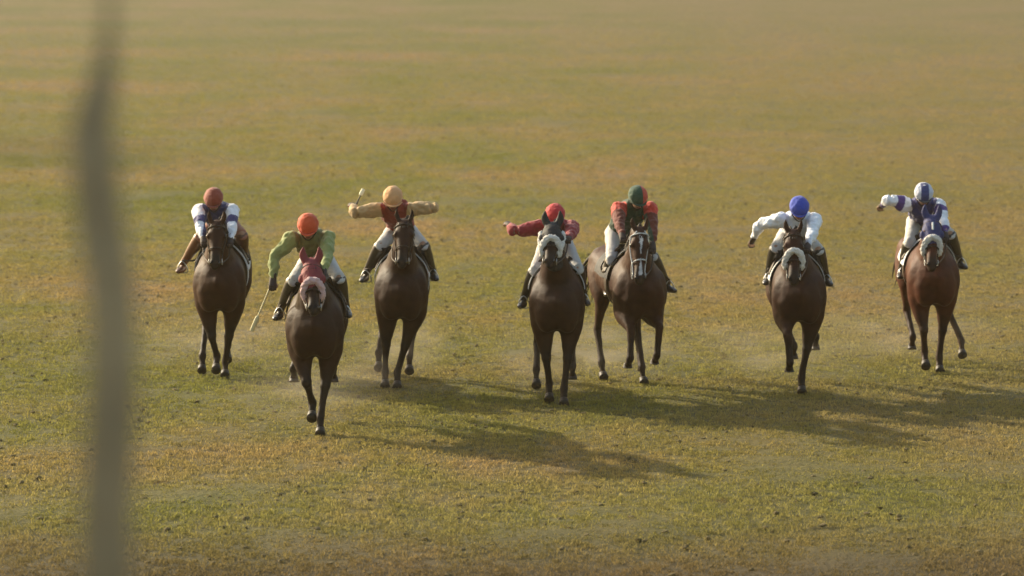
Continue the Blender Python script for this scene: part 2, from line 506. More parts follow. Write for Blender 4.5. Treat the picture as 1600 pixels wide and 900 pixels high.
    for s in (-1, 1):
        br.tube([hd(.04, -.06, s * .05), hd(.14, .02, s * .108), hd(.4, .06, s * .1), hd(.62, .06, s * .08), hd(.85, .07, s * .07)], .008, n=3, seg=6)
        br.tube([hd(.04, -.06, s * .05), hd(.12, .08, s * .1), hd(.3, .2, s * .05), hd(.32, .225, 0)], .007, n=3, seg=6)
    brd = br.build("bridle", M_TACK if i != 4 else M_CLOTH, root)
    for s in (-1, 1):
        MB().tube([hd(.85, .07 + .035 * math.cos(R(w)), s * .078)[:2] + (hd(.85, .07, 0)[2] + .035 * math.sin(R(w)),) for w in range(0, 361, 45)], .005, n=1, seg=6).build("bit_ring", M_METAL, brd)
    if L['fleece'] is not None:
        ff = MB(); ff.tube(hring(.58, .04, 0, tilt=.12, a0=155, a1=385, aa=.058, bb=.08, n=24), .04, n=1, seg=12)
        if i == 3:
            for s in (-1, 1): ff.tube([hd(.12, .02, s * .12), hd(.35, .03, s * .125), hd(.58, .03, s * .105)], .034, n=4, seg=10)
        ff.fuse("sheepskin_noseband" if i != 3 else "sheepskin_cheek_pieces", L['fleece'], root, voxel=.009, smooth=2, wrinkle=.012, wscale=38)
    if L['hood'] is not None:
        hh = MB()
        hh.chain([(*q[:3], q[3] + .014, q[4] + .014) for q in skull[:4]] + [(*hd(.52, .03), .088, .092)], n=3, seg=18)
        nk = [(*lerp(mid, pb, .0), .128, .214), (*lerp(mid, pb, .55), .102, .165), (*pb, .095, .13)]
        hh.chain(nk, n=3, seg=16)
        for s in (-1, 1):
            hh.ball(hd(.3, .01, s * .12), (.03, .05, .05))             # blinker cups
            e0 = np.array(hd(-.02, -.02, s * .055)); e1 = e0 + np.array((s * .035, -.02, .085)); e2 = e0 + np.array((s * .03, -.01, .165))
            hh.chain([(*e0, .042, .034), (*e1, .044, .03), (*e2, .016, .016)], n=3, seg=8)
        hood = hh.fuse("hood", L['hood'], root, voxel=.012, smooth=3, wrinkle=.005, wscale=14)
        if i == 6:
            mk = MB(); mk.chain([(*hd(.14, -.092), .013, .008), (*hd(.3, -.1), .013, .008)], n=3, seg=8); mk.build("white_mark", M_CLOTH, hood)
    rn = MB()
    for s, hn in zip((-1, 1), P['hands']):
        hn = np.array(hn, float)
        if abs(hn[0]) > .25: hn = np.array((s * .09, .75, 1.75))
        a = np.array(hd(.85, .1, s * .08)); m_ = lerp(a, hn, .5) + np.array((s * .03, 0, -.05))
        rn.tube([a, m_, hn], .007, n=6, seg=6)
    hn0 = np.array((-.09, .75, 1.75)); hn1 = np.array((.09, .75, 1.75))
    rn.tube([hn0, (0, .6, 1.68), hn1], .007, n=6, seg=6)
    rn.build("reins", M_TACK, root)
    # girth, breast strap, saddle cloth, saddle, stirrups
    def band(f0, f1, a0, a1, grow, name, m_, thick=.008, nn=26):
        me_v = []; me_f = []
        def sec(f, an):
            # trunk cross-section radius at f
            fs = [t[1] for t in tr]; A = np.interp(f, fs, [t[3] for t in tr]); B = np.interp(f, fs, [t[4] for t in tr]); Z = np.interp(f, fs, [t[2] for t in tr])
            x = (A + grow) * math.cos(an); z = (B + grow) * math.sin(an)
            if math.sin(an) > .8: z += .03 * (math.sin(an) - .8) / .2
            return x, f, Z + z
        ms = max(2, int((f1 - f0) / .05) + 1)
        g = MB()
        for lay in (0, thick):
            grow_ = grow; grow = grow_ + lay
            for q in range(nn + 1):
                an = R(a0 + (a1 - a0) * q / nn)
                for w in range(ms):
                    g.v.append(V(sec(f0 + (f1 - f0) * w / (ms - 1), an)))
            grow = grow_
        off = (nn + 1) * ms
        for q in range(nn):
            for w in range(ms - 1):
                a = q * ms + w
                g.f.append((a, a + 1, a + ms + 1, a + ms)); g.f.append((off + a, off + a + ms, off + a + ms + 1, off + a + 1))
            for w in (0, ms - 1):
                a = q * ms + w; g.f.append((a, a + ms, off + a + ms, off + a))
        return g.build(name, m_, root)
    band(.16, .26, 150, 390, .012, "girth", M_CLOTH if i in (0, 2) else M_TACK, .008)
    band(-.32, .3, 8, 172, .02, "saddle_cloth", M_CLOTH if i in (0, 2, 3, 5, 6) else M_HOODBLACK, .008)
    sd_ = MB()
    sd_.chain([(0, -.26, 1.63, .13, .03), (0, -.15, 1.6, .17, .03), (0, .05, 1.585, .15, .035), (0, .2, 1.62, .1, .035), (0, .25, 1.66, .06, .03)], n=3, seg=14)
    for s in (-1, 1):
        sd_.chain([(s * .14, .05, 1.57, .04, .15), (s * .25, .1, 1.5, .025, .14), (s * .325, .12, 1.36, .015, .1)], n=3, seg=10, side=(1, 0, 0))
    sd_.fuse("saddle", M_TACK, root, voxel=.013, smooth=2)
    for s, ft in zip((-1, 1), P['feet']):
        ft = np.array(ft, float)
        fp = ft + np.array((0, .1, -.1))
        st = MB(); st.tube([(s * .26, .04, 1.53), (s * .335, .06, 1.4), tuple(fp + np.array((0, 0, .15)))], .011, n=4, seg=6)
        st.build("stirrup_leather", M_TACK, root)
        st = MB(); st.tube([tuple(fp + np.array((-.06, 0, 0))), tuple(fp + np.array((-.055, 0, .07))), tuple(fp + np.array((0, 0, .14))), tuple(fp + np.array((.055, 0, .07))), tuple(fp + np.array((.06, 0, 0))), tuple(fp + np.array((-.06, 0, 0)))], .007, n=3, seg=6)
        st.build("stirrup_iron", M_METAL, root)
    return root

# ------------------------------------------------------------------ jockey
def build_jockey(i, P, L):
    Z0 = 1.1
    off = (0, 0, Z0)
    root = thing("person", L['rl'], "jockey", (P['x'], P['y'], Z0 * P['k']), R(P['yaw']), P['k'], "jockeys crouched on the racehorses")
    rnd = random.Random(50 + i)
    hc = np.array(P['head'], float) + np.array((0, 0, -.015))
    nb = hc + np.array((0, -.15, -.1)) ; nb[0] = hc[0] * .85
    sh = [nb + np.array((s * .19, -.01, -.035)) for s in (-1, 1)]
    ch = nb + np.array((0, -.14, -.1)); ch[0] = hc[0] * .6
    pel = np.array((hc[0] * .2, -.27, max(1.74, min(1.82, hc[2] - .34))))
    wst = lerp(ch, pel, .55) + np.array((0, 0, .045))
    hips = [pel + np.array((s * .1, .0, -.03)) for s in (-1, 1)]
    hands = [np.array(h, float) for h in P['hands']]
    feet = [np.array(h, float) for h in P['feet']]
    elb = []
    for k_, s in enumerate((-1, 1)):
        out = abs(hands[k_][0]) > .3
        e, w = ik(sh[k_], hands[k_], .29, .27, (s * .9, -.3, .0) if out else (s * 1.2, -.2, -.1))
        hands[k_] = w; elb.append(e)
    kne = []
    for k_, s in enumerate((-1, 1)):
        kn, an = ik(hips[k_], feet[k_], .44, .46, (s * .2, 1, .35))
        kn = np.array((s * .25, .22, an[2] + .36))
        feet[k_] = an; kne.append(kn)
    arms = [[(*sh[k_], .062, .062), (*lerp(sh[k_], elb[k_], .5), .05, .052), (*elb[k_], .042, .044), (*lerp(elb[k_], hands[k_], .4), .04, .04), (*lerp(elb[k_], hands[k_], .92), .026, .03)] for k_ in (0, 1)]
    torso = [(*pel, .15, .13), (*lerp(pel, wst, .5), .145, .12), (*wst, .135, .11), (*ch, .165, .125), (*lerp(ch, nb, .65), .165, .105), (*nb, .09, .075)]
    legs = [[(*hips[k_], .1, .1), (*lerp(hips[k_], kne[k_], .5), .082, .085), (*kne[k_], .06, .064)] for k_ in (0, 1)]
    shin = [[(*kne[k_], .057, .06), (*lerp(kne[k_], feet[k_], .35), .052, .058), (*lerp(kne[k_], feet[k_], .8), .038, .04), (*feet[k_], .036, .042)] for k_ in (0, 1)]
    # head frame: looks forward and a little down
    fw = np.array((0, .82, -.57)); up = np.array((0, .57, .82))
    hp = lambda s, f, u: tuple(hc + np.array((s, 0, 0)) + fw * f + up * u)
    rotm = Matrix.Rotation(math.atan2(.57, .82), 3, 'X')
    b = MB()
    b.chain(torso, n=3, seg=14)
    b.chain([(*lerp(nb, hc, -.2), .06, .06), (*lerp(nb, hc, .6), .052, .055)], n=3)
    b.ball(hp(0, -.01, .02), (.075, .095, .1), seg=16, rot=rotm)
    b.ball(hp(0, .03, -.06), (.055, .065, .06), seg=12, rot=rotm)      # jaw
    b.chain([(*hp(0, .09, .0), .009, .01), (*hp(0, .112, -.03), .015, .014)], n=2, seg=8)        # nose
    for s in (-1, 1):
        b.ball(hp(s * .078, -.01, -.01), (.012, .02, .03), rot=rotm)
    for k_, s in enumerate((-1, 1)):
        b.chain(arms[k_], n=3, seg=10); b.chain(legs[k_], n=3, seg=12); b.chain(shin[k_], n=3, seg=10)
        w = hands[k_]; d = w - elb[k_]; d = d / np.linalg.norm(d)
        b.ball(sh[k_], .065)
        # hand: palm, four curled fingers, thumb from the side of the palm
        upv = np.array((0, .25, 1.0)); lat = np.cross(d, upv); lat = lat / np.linalg.norm(lat); nrm = np.cross(lat, d)
        b.chain([(*(w - d * .01), .026, .022), (*(w + d * .035), .036, .02), (*(w + d * .07), .038, .018)], n=2, seg=10, side=tuple(V(lat)))
        for q in range(4):
            o = lat * (-.03 + .02 * q); ln = (.032, .038, .036, .028)[q]
            p0 = w + d * .07 + o; p1 = p0 + d * ln * .9 - nrm * .006; p2 = p1 - nrm * .03 - d * .004; p3 = p2 - d * .028 + nrm * .004
            b.chain([(*p0, .0095, .0095), (*p1, .009, .009), (*p2, .0085, .0085), (*p3, .007, .007)], n=2, seg=8)
        t0 = w + d * .025 - lat * .03 * s; t1 = t0 + d * .03 - lat * .022 * s - nrm * .012; t2 = t1 + d * .022 - nrm * .018 + lat * .01 * s
        b.chain([(*t0, .012, .012), (*t1, .0105, .0105), (*t2, .0085, .0085)], n=2, seg=8)
        # foot
        f0 = feet[k_]
        b.chain([(*(f0 + np.array((0, -.045, -.06))), .03, .03), (*(f0 + np.array((s * .005, .04, -.065))), .036, .033), (*(f0 + np.array((s * .03, .13, -.075))), .04, .026), (*(f0 + np.array((s * .04, .18, -.08))), .03, .02)], n=3, seg=10)
    b.fuse("body", M_SKIN, root, offset=off, voxel=.0085, smooth=2)
    # ---- clothes
    yoke, sleeve, bandc = np.array(L['yoke']), np.array(L['sleeve']), L['band']
    def segdist(Q, A, B):
        A = np.array(A); B = np.array(B); d = B - A; t = np.clip(((Q - A) @ d) / (d @ d), 0, 1)
        return np.linalg.norm(Q - (A + t[:, None] * d), axis=1), t
    def shirtcol(Q):
        c = np.tile(yoke, (len(Q), 1))
        dt = np.minimum(segdist(Q, pel, ch)[0] - .1, segdist(Q, ch, nb)[0] - .1)
        for k_ in (0, 1):
            d1, t1 = segdist(Q, sh[k_], elb[k_]); d2, t2 = segdist(Q, elb[k_], hands[k_])
            arm = (np.minimum(d1, d2) < dt + .02) & (abs(Q[:, 0] - nb[0]) > .12)
            c[arm] = sleeve
            tt = np.where(d1 < d2, t1 * .5, .5 + t2 * .5)
            if bandc is not None:
                if i == 0: msk = arm & (tt > .3) & (tt < .48)
                elif i == 6: msk = arm & (((tt > .16) & (tt < .34)) | ((tt > .76) & (tt < .95)))
                else: msk = (abs(Q[:, 0] - nb[0]) > .1) & (tt < .22) & (np.minimum(d1, d2) < .12)
                c[msk] = np.array(bandc)
        return c
    sm = MB()
    sm.chain([(*q[:3], q[3], q[4]) for q in torso[1:]], n=3, seg=16, grow=.03)
    for k_ in (0, 1):
        a = arms[k_][:]
        wv = [0.034, .032, .024, .018, .006]
        sm.chain([(*q[:3], q[3] + g, q[4] + g) for q, g in zip(a, wv)], n=3, seg=12)
        sm.ball(sh[k_] + np.array((0, 0, .0)), .088)
    sm.fuse("silk_shirt", M_SILK, root, offset=off, voxel=.0105, smooth=2, wrinkle=.019, wscale=12, colour=shirtcol)
    bm_ = MB()
    bm_.chain([(*(pel + np.array((0, -.04, 0))), .17, .14), (*pel, .17, .145), (*lerp(pel, wst, .45), .158, .13)], n=3, seg=16)
    for k_ in (0, 1):
        bm_.chain([(*hips[k_], .105, .115), (*lerp(hips[k_], kne[k_], .5), .082, .09), (*kne[k_], .069, .074), (*lerp(kne[k_], feet[k_], .12), .062, .068)], n=3, seg=14)
    bm_.fuse("breeches", L['breech'], root, offset=off, voxel=.011, smooth=3, wrinkle=.006, wscale=12)
    for k_, s in enumerate((-1, 1)):
        bt = MB(); f0 = feet[k_]
        bt.chain([(*lerp(kne[k_], f0, .05), .082, .088), (*lerp(kne[k_], f0, .18), .08, .086), (*lerp(kne[k_], f0, .45), .07, .076), (*lerp(kne[k_], f0, .8), .05, .054), (*f0, .047, .053)], n=3, seg=14)
        bt.chain([(*(f0 + np.array((0, -.05, -.06))), .04, .042), (*(f0 + np.array((s * .005, .04, -.065))), .046, .046), (*(f0 + np.array((s * .03, .13, -.075))), .05, .036), (*(f0 + np.array((s * .04, .19, -.08))), .036, .026)], n=3, seg=12)
        bt.fuse("boot", L['boot'], root, offset=off, voxel=.009, smooth=2)
        gl = MB(); w = hands[k_]; d = w - elb[k_]; d = d / np.linalg.norm(d)
        upv = np.array((0, .25, 1.0)); lat = np.cross(d, upv); lat = lat / np.linalg.norm(lat); nrm = np.cross(lat, d)
        gl.chain([(*(w - d * .035), .036, .036), (*(w + d * .035), .043, .027), (*(w + d * .066), .044, .025)], n=2, seg=12, side=tuple(V(lat)))
        for q in range(4):
            o = lat * (-.03 + .02 * q); ln = (.032, .038, .036, .028)[q]
            p0 = w + d * .06 + o; p1 = p0 + d * (ln * .9 + .012) - nrm * .006; p2 = p1 - nrm * .032 - d * .004
            gl.chain([(*p0, .0125, .0125), (*p1, .0122, .0122), (*p2, .0118, .0118)], n=2, seg=8)
        gl.build("glove", M_GLOVE, root, offset=off)
    # cap over helmet, with a peak
    ca, cb = np.array(L['capa']), np.array(L['capb'])
    hm = MB()
    hm.ball(hp(0, -.012, .035), (.119, .145, .113), seg=20, rot=rotm)
    def capcol(Q):
        c = np.tile(ca, (len(Q), 1))
        rel = Q - hc
        if i == 0: c[rel[:, 0] < -.015] = cb
        if i == 4: c[(rel[:, 0] > .03)] = cb
        if i == 6: c[(abs(rel[:, 0]) < .05) & (rel[:, 1] > .02)] = np.array((.05, .06, .16))
        return c
    cap = hm.fuse("cap", M_SILK, root, offset=off, voxel=.009, smooth=1, wrinkle=.006, wscale=22, colour=capcol)
    pk = MB(); wd = .11 if i == 2 else .085
    pk.chain([(*hp(-wd, .07, .01), .02, .006), (*hp(-wd * .6, .12, .008), .03, .007), (*hp(0, .14, .006), .035, .008), (*hp(wd * .6, .12, .008), .03, .007), (*hp(wd, .07, .01), .02, .006)], n=3, seg=10, side=(0, 1, .3))
    pk.fuse("cap_peak", M_SILK, cap, offset=off, voxel=.007, smooth=1, colour=lambda Q: np.tile(ca if i != 6 else np.array((.05, .05, .06)), (len(Q), 1)))
    MB().ball(hp(0, -.012, .14), (.018, .018, .012), seg=10, rot=rotm).fuse("cap_button", M_SILK, cap, offset=off, voxel=.005, smooth=0, colour=lambda Q: np.tile(ca, (len(Q), 1)))
    g = MB(); g.chain([(*hp(-.075, .05, -.0), .012, .02), (*hp(-.04, .088, -.002), .016, .024), (*hp(0, .098, -.002), .012, .018), (*hp(.04, .088, -.002), .016, .024), (*hp(.075, .05, 0), .012, .02)], n=3, seg=8, side=(0, 1, 0))
    g.build("goggles", M_GLASS, root, offset=off)
    g = MB(); g.tube([hp(-.095, .01, .01), hp(-.075, .03, -.07), hp(0, .07, -.13), hp(.075, .03, -.07), hp(.095, .01, .01)], .007, n=4, seg=6); g.build("chin_strap", M_TACK, root, offset=off)
    g = MB(); g.chain([(*hp(-.022, .092, -.068), .004, .005), (*hp(0, .098, -.07), .005, .007), (*hp(.022, .092, -.068), .004, .005)], n=3, seg=6, side=(0, 0, 1)); g.build("mouth", M_HOODRED, root, offset=off)
    return root

for i, (P, L) in enumerate(zip(POSES, LOOK)):
    build_horse(i, P, L)
    build_jockey(i, P, L)
    if 'whip' in P:
        a, c = [np.array(q, float) for q in P['whip']]
        d = c - a; ln = np.linalg.norm(d); u = d / ln
        lab = 'pale riding whip pointing down from the hand of the jockey in olive green' if i == 1 else 'short dark riding whip held upright in the fist of the jockey with tan sleeves'
        t = thing("riding_whip", lab, "whip", tuple(Matrix.Translation((P['x'], P['y'], 0)) @ V(a)), 0)
        off = V(a)
        g = MB(); g.tube([tuple(a - u * .08), tuple(a + u * .1)], .013, n=3); g.build("grip", M_WHIP, t, offset=off)
        g = MB(); g.chain([(*(a + u * .1), .009, .009), (*(a + u * ln * .7), .008, .008)], n=4, seg=8); g.build("shaft", M_WHIPPALE if i == 1 else M_WHIP, t, offset=off)
        g = MB(); g.chain([(*(a + u * ln * .7), .008, .008), (*(a + u * ln * .75), .024, .01), (*(a + u * ln), .024, .008)], n=4, seg=8); g.build("flap", M_WHIPPALE, t, offset=off)

# ------------------------------------------------------------------ foreground pole, out of focus
def world_chain(mb, pts, **k):
    mb.chain([(p[0], -p[1], *p[2:]) for p in pts], **k)
PY = 6.0
def pole_pt(u, v):           # metres on the plane 11 m in front of the lens
    a = (u - 800) / 6000; b = (v - 450) / 6000
    t = PY / (math.cos(R(6)) - b * math.sin(R(6)))
    return a * t, PY, 5.98 + t * (-math.sin(R(6)) - b * math.cos(R(6)))
pole = thing("crooked_pole", "blurred grey brown crooked pole standing close to the camera on the left", "pole", (-.62, PY, 0))
pb_ = MB()
prof = [(168, 900, 33), (168, 800, 33), (172, 700, 33), (177, 600, 32), (177, 520, 31), (174, 450, 31), (161, 370, 31), (152, 300, 30), (145, 220, 29), (148, 180, 26), (160, 130, 19), (168, 70, 10), (172, 0, 6.5), (174, -80, 6)]
pp = []
for u, v, w in prof:
    x, y, z = pole_pt(u, v); r = w * 1.15 * PY / 6000
    pp.append((x + .62, 0, z, r, r))
x0 = pp[0][0]
base = [(x0 + .03, 0, 0.0, .085, .085), (x0 + .02, 0, .6, .06, .06), (x0 - .02, 0, 1.6, .052, .052), (x0 + .015, 0, 2.8, .048, .048), (x0 - .01, 0, 3.8, .045, .045)]
pb_.chain([(*q[:3], q[3] * 1.38, q[4] * 1.2) for q in base + pp], n=4, seg=4, turn=math.pi / 4)
M_POLE = mat("weathered pole wood", (.38, .29, .165), rough=.9, bump=.8, bscale=20, var=.2, vscale=5)
pb_.build("shaft", M_POLE, pole, smooth=False)
wy = pole_pt(155, 240)
wr = MB(); world_chain(wr, [(-1.5 + .62, 0, wy[2] + .02, .006, .006), (wy[0] + .62, 0, wy[2], .006, .006), (-.55 + .62, 0, wy[2] - .015, .004, .004)], n=4, seg=8)
wr.build("side_twig", M_POLE, pole)

# ------------------------------------------------------------------ ground
def grass_mat(name, ground):
    m = bpy.data.materials.new(name); m.use_nodes = True
    nt = m.node_tree; b = nt.nodes["Principled BSDF"]; lk = nt.links.new
    b.inputs["Roughness"].default_value = .85; b.inputs["Specular IOR Level"].default_value = .15
    geo = nt.nodes.new("ShaderNodeNewGeometry")
    def nz(scale, detail, sx=1, sy=1):
        mp = nt.nodes.new("ShaderNodeMapping"); mp.inputs["Scale"].default_value = (sx, sy, 1)
        lk(geo.outputs["Position"], mp.inputs[0])
        n = nt.nodes.new("ShaderNodeTexNoise"); n.inputs["Scale"].default_value = scale; n.inputs["Detail"].default_value = detail; n.inputs["Roughness"].default_value = .6
        lk(mp.outputs[0], n.inputs["Vector"]); return n.outputs[0]
    def ramp(fac, stops):
        r = nt.nodes.new("ShaderNodeValToRGB"); e = r.color_ramp.elements
        while len(e) > 1: e.remove(e[0])
        e[0].position = stops[0][0]; e[0].color = (*stops[0][1], 1)
        for p, c in stops[1:]:
            q = e.new(p); q.color = (*c, 1)
        lk(fac, r.inputs[0]); return r.outputs[0]
    def mix(f, a, c, mode='MIX'):
        x = nt.nodes.new("ShaderNodeMix"); x.data_type = 'RGBA'; x.blend_type = mode
        if isinstance(f, float): x.inputs[0].default_value = f
        else: lk(f, x.inputs[0])
        lk(a, x.inputs[6])
        if isinstance(c, tuple): x.inputs[7].default_value = (*c, 1)
        else: lk(c, x.inputs[7])
        return x.outputs[2]
    G = .6 if ground else 1.5
    big = ramp(nz(.22, 4, 1, .45), [(.34, (.152 * G, .143 * G, .037 * G)), (.5, (.182 * G, .153 * G, .050 * G)), (.66, (.210 * G, .157 * G, .069 * G))])
    med = ramp(nz(1.6, 5, 1, .5), [(.3, (.84, .88, .74)), (.5, (1, 1, 1)), (.7, (1.14, 1.08, 1.1))])
    c = mix(1.0, big, med, 'MULTIPLY')
    bands = ramp(nz(.09, 3, .6, 1.3), [(.4, (.88, .94, .84)), (.5, (1, 1, 1)), (.6, (1.08, 1.0, 1.02))])
    c = mix(1.0, c, bands, 'MULTIPLY')
    fine = ramp(nz(9, 6, 1, .6), [(.3, (.76, .76, .72)), (.5, (1, 1, 1)), (.72, (1.22, 1.22, 1.16))])
    c = mix(1.0, c, fine, 'MULTIPLY')
    # hoof-cut spots of bare soil
    spot = ramp(nz(3.2, 3, 1, .55), [(.64, (0, 0, 0)), (.74, (.6, .6, .6))])
    c = mix(spot, c, (.085, .055, .028))
    # browner towards the right; soft dark fade painted into turf colour near the camera
    sep = nt.nodes.new("ShaderNodeSeparateXYZ"); lk(geo.outputs["Position"], sep.inputs[0])
    mr = nt.nodes.new("ShaderNodeMapRange"); mr.inputs[1].default_value = 1.0; mr.inputs[2].default_value = 9; mr.inputs[3].default_value = 0; mr.inputs[4].default_value = .45
    lk(sep.outputs[0], mr.inputs[0]); c = mix(mr.outputs[0], c, (.2 * G, .15 * G, .068 * G))
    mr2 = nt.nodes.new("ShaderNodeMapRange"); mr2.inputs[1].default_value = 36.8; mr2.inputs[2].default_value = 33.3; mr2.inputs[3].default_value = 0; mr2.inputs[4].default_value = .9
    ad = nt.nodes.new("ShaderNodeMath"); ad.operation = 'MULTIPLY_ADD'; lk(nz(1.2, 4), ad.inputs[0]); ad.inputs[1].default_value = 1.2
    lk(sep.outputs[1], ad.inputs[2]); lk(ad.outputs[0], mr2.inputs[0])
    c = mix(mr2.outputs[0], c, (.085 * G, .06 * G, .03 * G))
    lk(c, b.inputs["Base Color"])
    if ground:
        bp = nt.nodes.new("ShaderNodeBump"); bp.inputs["Strength"].default_value = .7; bp.inputs["Distance"].default_value = .06
        lk(nz(14, 6), bp.inputs["Height"]); lk(bp.outputs[0], b.inputs["Normal"])
    else:
        tr_ = nt.nodes.new("ShaderNodeBsdfTranslucent"); lk(c, tr_.inputs[0])
        ms = nt.nodes.new("ShaderNodeMixShader"); ms.inputs[0].default_value = .5
        lk(b.outputs[0], ms.inputs[1]); lk(tr_.outputs[0], ms.inputs[2]); lk(ms.outputs[0], nt.nodes["Material Output"].inputs["Surface"])
    return m
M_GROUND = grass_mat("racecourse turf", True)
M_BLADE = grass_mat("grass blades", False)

# one sheet to the horizon, finely divided where the camera looks
xs = np.concatenate([np.linspace(-1500, -34, 12)[:-1], np.linspace(-34, 34, 240), np.linspace(34, 1500, 12)[1:]])
ys = np.concatenate([np.linspace(-1500, 25, 12)[:-1], np.linspace(25, 85, 280), np.linspace(85, 230, 200)[1:], np.linspace(230, 2500, 14)[1:]])
gv = []
for y in ys:
    for x in xs:
        z = 0
        if -33.9 < x < 33.9 and 25 < y < 229:
            z = min(1, (230 - y) / 60, (34 - abs(x)) / 6) * (.03 * noise.noise(Vector((x * .5, y * .5, 0))) + .018 * noise.noise(Vector((x * 2.2, y * 2.2, 3))) - .02)
        gv.append((x, y, z))
nx = len(xs); gf = [(r_ * nx + c_, r_ * nx + c_ + 1, (r_ + 1) * nx + c_ + 1, (r_ + 1) * nx + c_) for r_ in range(len(ys) - 1) for c_ in range(nx - 1)]
gm = bpy.data.meshes.new("turf_ground"); gm.from_pydata(gv, [], gf); gm.update()
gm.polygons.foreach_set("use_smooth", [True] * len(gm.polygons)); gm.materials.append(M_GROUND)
go = bpy.data.objects.new("turf_ground", gm); COL.objects.link(go)
go['kind'] = 'structure'; go['label'] = "mown olive brown racecourse turf"

# grass tufts: many small patches of blades sharing meshes, spread with geometry nodes
def tuft_mesh(seed, n=16, rad=.08, h=.02):
    rr = random.Random(seed); v = []; f = []
    for _ in range(n):
        a = rr.uniform(0, 6.28); r_ = rad * math.sqrt(rr.random()); x, y = r_ * math.cos(a), r_ * math.sin(a)
        hh = h * rr.uniform(.5, 1.4); w = rr.uniform(.003, .006); b_ = rr.uniform(0, 6.28); dx, dy = math.cos(b_), math.sin(b_); ln = rr.uniform(.2, 1.1) * hh
        k = len(v)
        v += [(x - dy * w, y + dx * w, 0), (x + dy * w, y - dx * w, 0), (x + dx * ln * .4 + dy * w * .8, y + dy * ln * .4 - dx * w * .8, hh * .65), (x + dx * ln * .4 - dy * w * .8, y + dy * ln * .4 + dx * w * .8, hh * .65), (x + dx * ln, y + dy * ln, hh)]
        f += [(k, k + 1, k + 2, k + 3), (k + 3, k + 2, k + 4)]
    me = bpy.data.meshes.new("tuft"); me.from_pydata(v, [], f); me.materials.append(M_BLADE); me.update()
    return me

def scatter(name, label, meshes, density, zone, smin, smax, mask_scale, mask_lo, mask_hi, seed, tilt=0.0):
    x0, x1, y0, y1 = zone
    me = bpy.data.meshes.new(name)
    nu, nv = 41, 181
    pv_ = []
    for b_ in range(nv):
        y = y0 + (y1 - y0) * (b_ / (nv - 1)) ** 1.4
        pv_ += [((x0 + (x1 - x0) * a_ / (nu - 1)) * y / y0, y, -.015) for a_ in range(nu)]
    me.from_pydata(pv_, [], [(r_ * nu + c_, r_ * nu + c_ + 1, (r_ + 1) * nu + c_ + 1, (r_ + 1) * nu + c_) for r_ in range(nv - 1) for c_ in range(nu - 1)])
    o = bpy.data.objects.new(name, me); COL.objects.link(o)
    o['kind'] = 'stuff'; o['label'] = label; o['category'] = name.split('_')[-1]
    ng = bpy.data.node_groups.new(name, 'GeometryNodeTree')
    ng.interface.new_socket("Geometry", in_out='INPUT', socket_type='NodeSocketGeometry')
    ng.interface.new_socket("Geometry", in_out='OUTPUT', socket_type='NodeSocketGeometry')
    N = ng.nodes.new; lk = ng.links.new
    gi = N('NodeGroupInput'); gout = N('NodeGroupOutput')
    dist = N('GeometryNodeDistributePointsOnFaces'); dist.distribute_method = 'RANDOM'; dist.inputs['Seed'].default_value = seed
    pos = N('GeometryNodeInputPosition'); nzt = N('ShaderNodeTexNoise'); nzt.inputs['Scale'].default_value = mask_scale; nzt.inputs['Detail'].default_value = 3
    lk(pos.outputs[0], nzt.inputs['Vector'])
    mr = N('ShaderNodeMapRange'); mr.inputs[1].default_value = mask_lo; mr.inputs[2].default_value = mask_hi; mr.inputs[3].default_value = 0; mr.inputs[4].default_value = density
    lk(nzt.outputs[0], mr.inputs[0]); 
    sx = N('ShaderNodeSeparateXYZ'); lk(pos.outputs[0], sx.inputs[0])
    fo = N('ShaderNodeMapRange'); fo.inputs[1].default_value = 38; fo.inputs[2].default_value = y1; fo.inputs[3].default_value = 1; fo.inputs[4].default_value = 0
    lk(sx.outputs[1], fo.inputs[0])
    pw = N('ShaderNodeMath'); pw.operation = 'POWER'; pw.inputs[1].default_value = 2.4; lk(fo.outputs[0], pw.inputs[0])
    mu = N('ShaderNodeMath'); mu.operation = 'MULTIPLY'; lk(pw.outputs[0], mu.inputs[0]); lk(mr.outputs[0], mu.inputs[1])
    lk(mu.outputs[0], dist.inputs['Density'])
    lk(gi.outputs[0], dist.inputs['Mesh'])
    join = N('GeometryNodeJoinGeometry')
    srcs = []
    for me_ in meshes:
        so = bpy.data.objects.new(name + "_source", me_)
        oi = N('GeometryNodeObjectInfo'); oi.inputs['Object'].default_value = so; oi.inputs['As Instance'].default_value = True
        lk(oi.outputs['Geometry'], join.inputs[0]); srcs.append(so)
    iop = N('GeometryNodeInstanceOnPoints'); iop.inputs['Pick Instance'].default_value = True
    lk(dist.outputs['Points'], iop.inputs['Points']); lk(join.outputs[0], iop.inputs['Instance'])
    rv = N('FunctionNodeRandomValue'); rv.data_type = 'FLOAT_VECTOR'; rv.inputs[0].default_value = (-tilt, -tilt, 0); rv.inputs[1].default_value = (tilt, tilt, 6.283); rv.inputs['Seed'].default_value = seed + 1
    lk(rv.outputs[0], iop.inputs['Rotation'])
    rs = N('FunctionNodeRandomValue'); rs.data_type = 'FLOAT'; rs.inputs[2].default_value = smin; rs.inputs[3].default_value = smax; rs.inputs['Seed'].default_value = seed + 2
    lk(rs.outputs[1], iop.inputs['Scale'])
    lk(iop.outputs[0], gout.inputs[0])
    md = o.modifiers.new("scatter", 'NODES'); md.node_group = ng
    return o
tufts = [tuft_mesh(s) for s in range(6)]
scatter("short_grass", "short dry grass covering the racecourse", tufts, 150, (-7.5, 7.5, 29, 200), .6, 1.4, .9, .2, .55, 3)
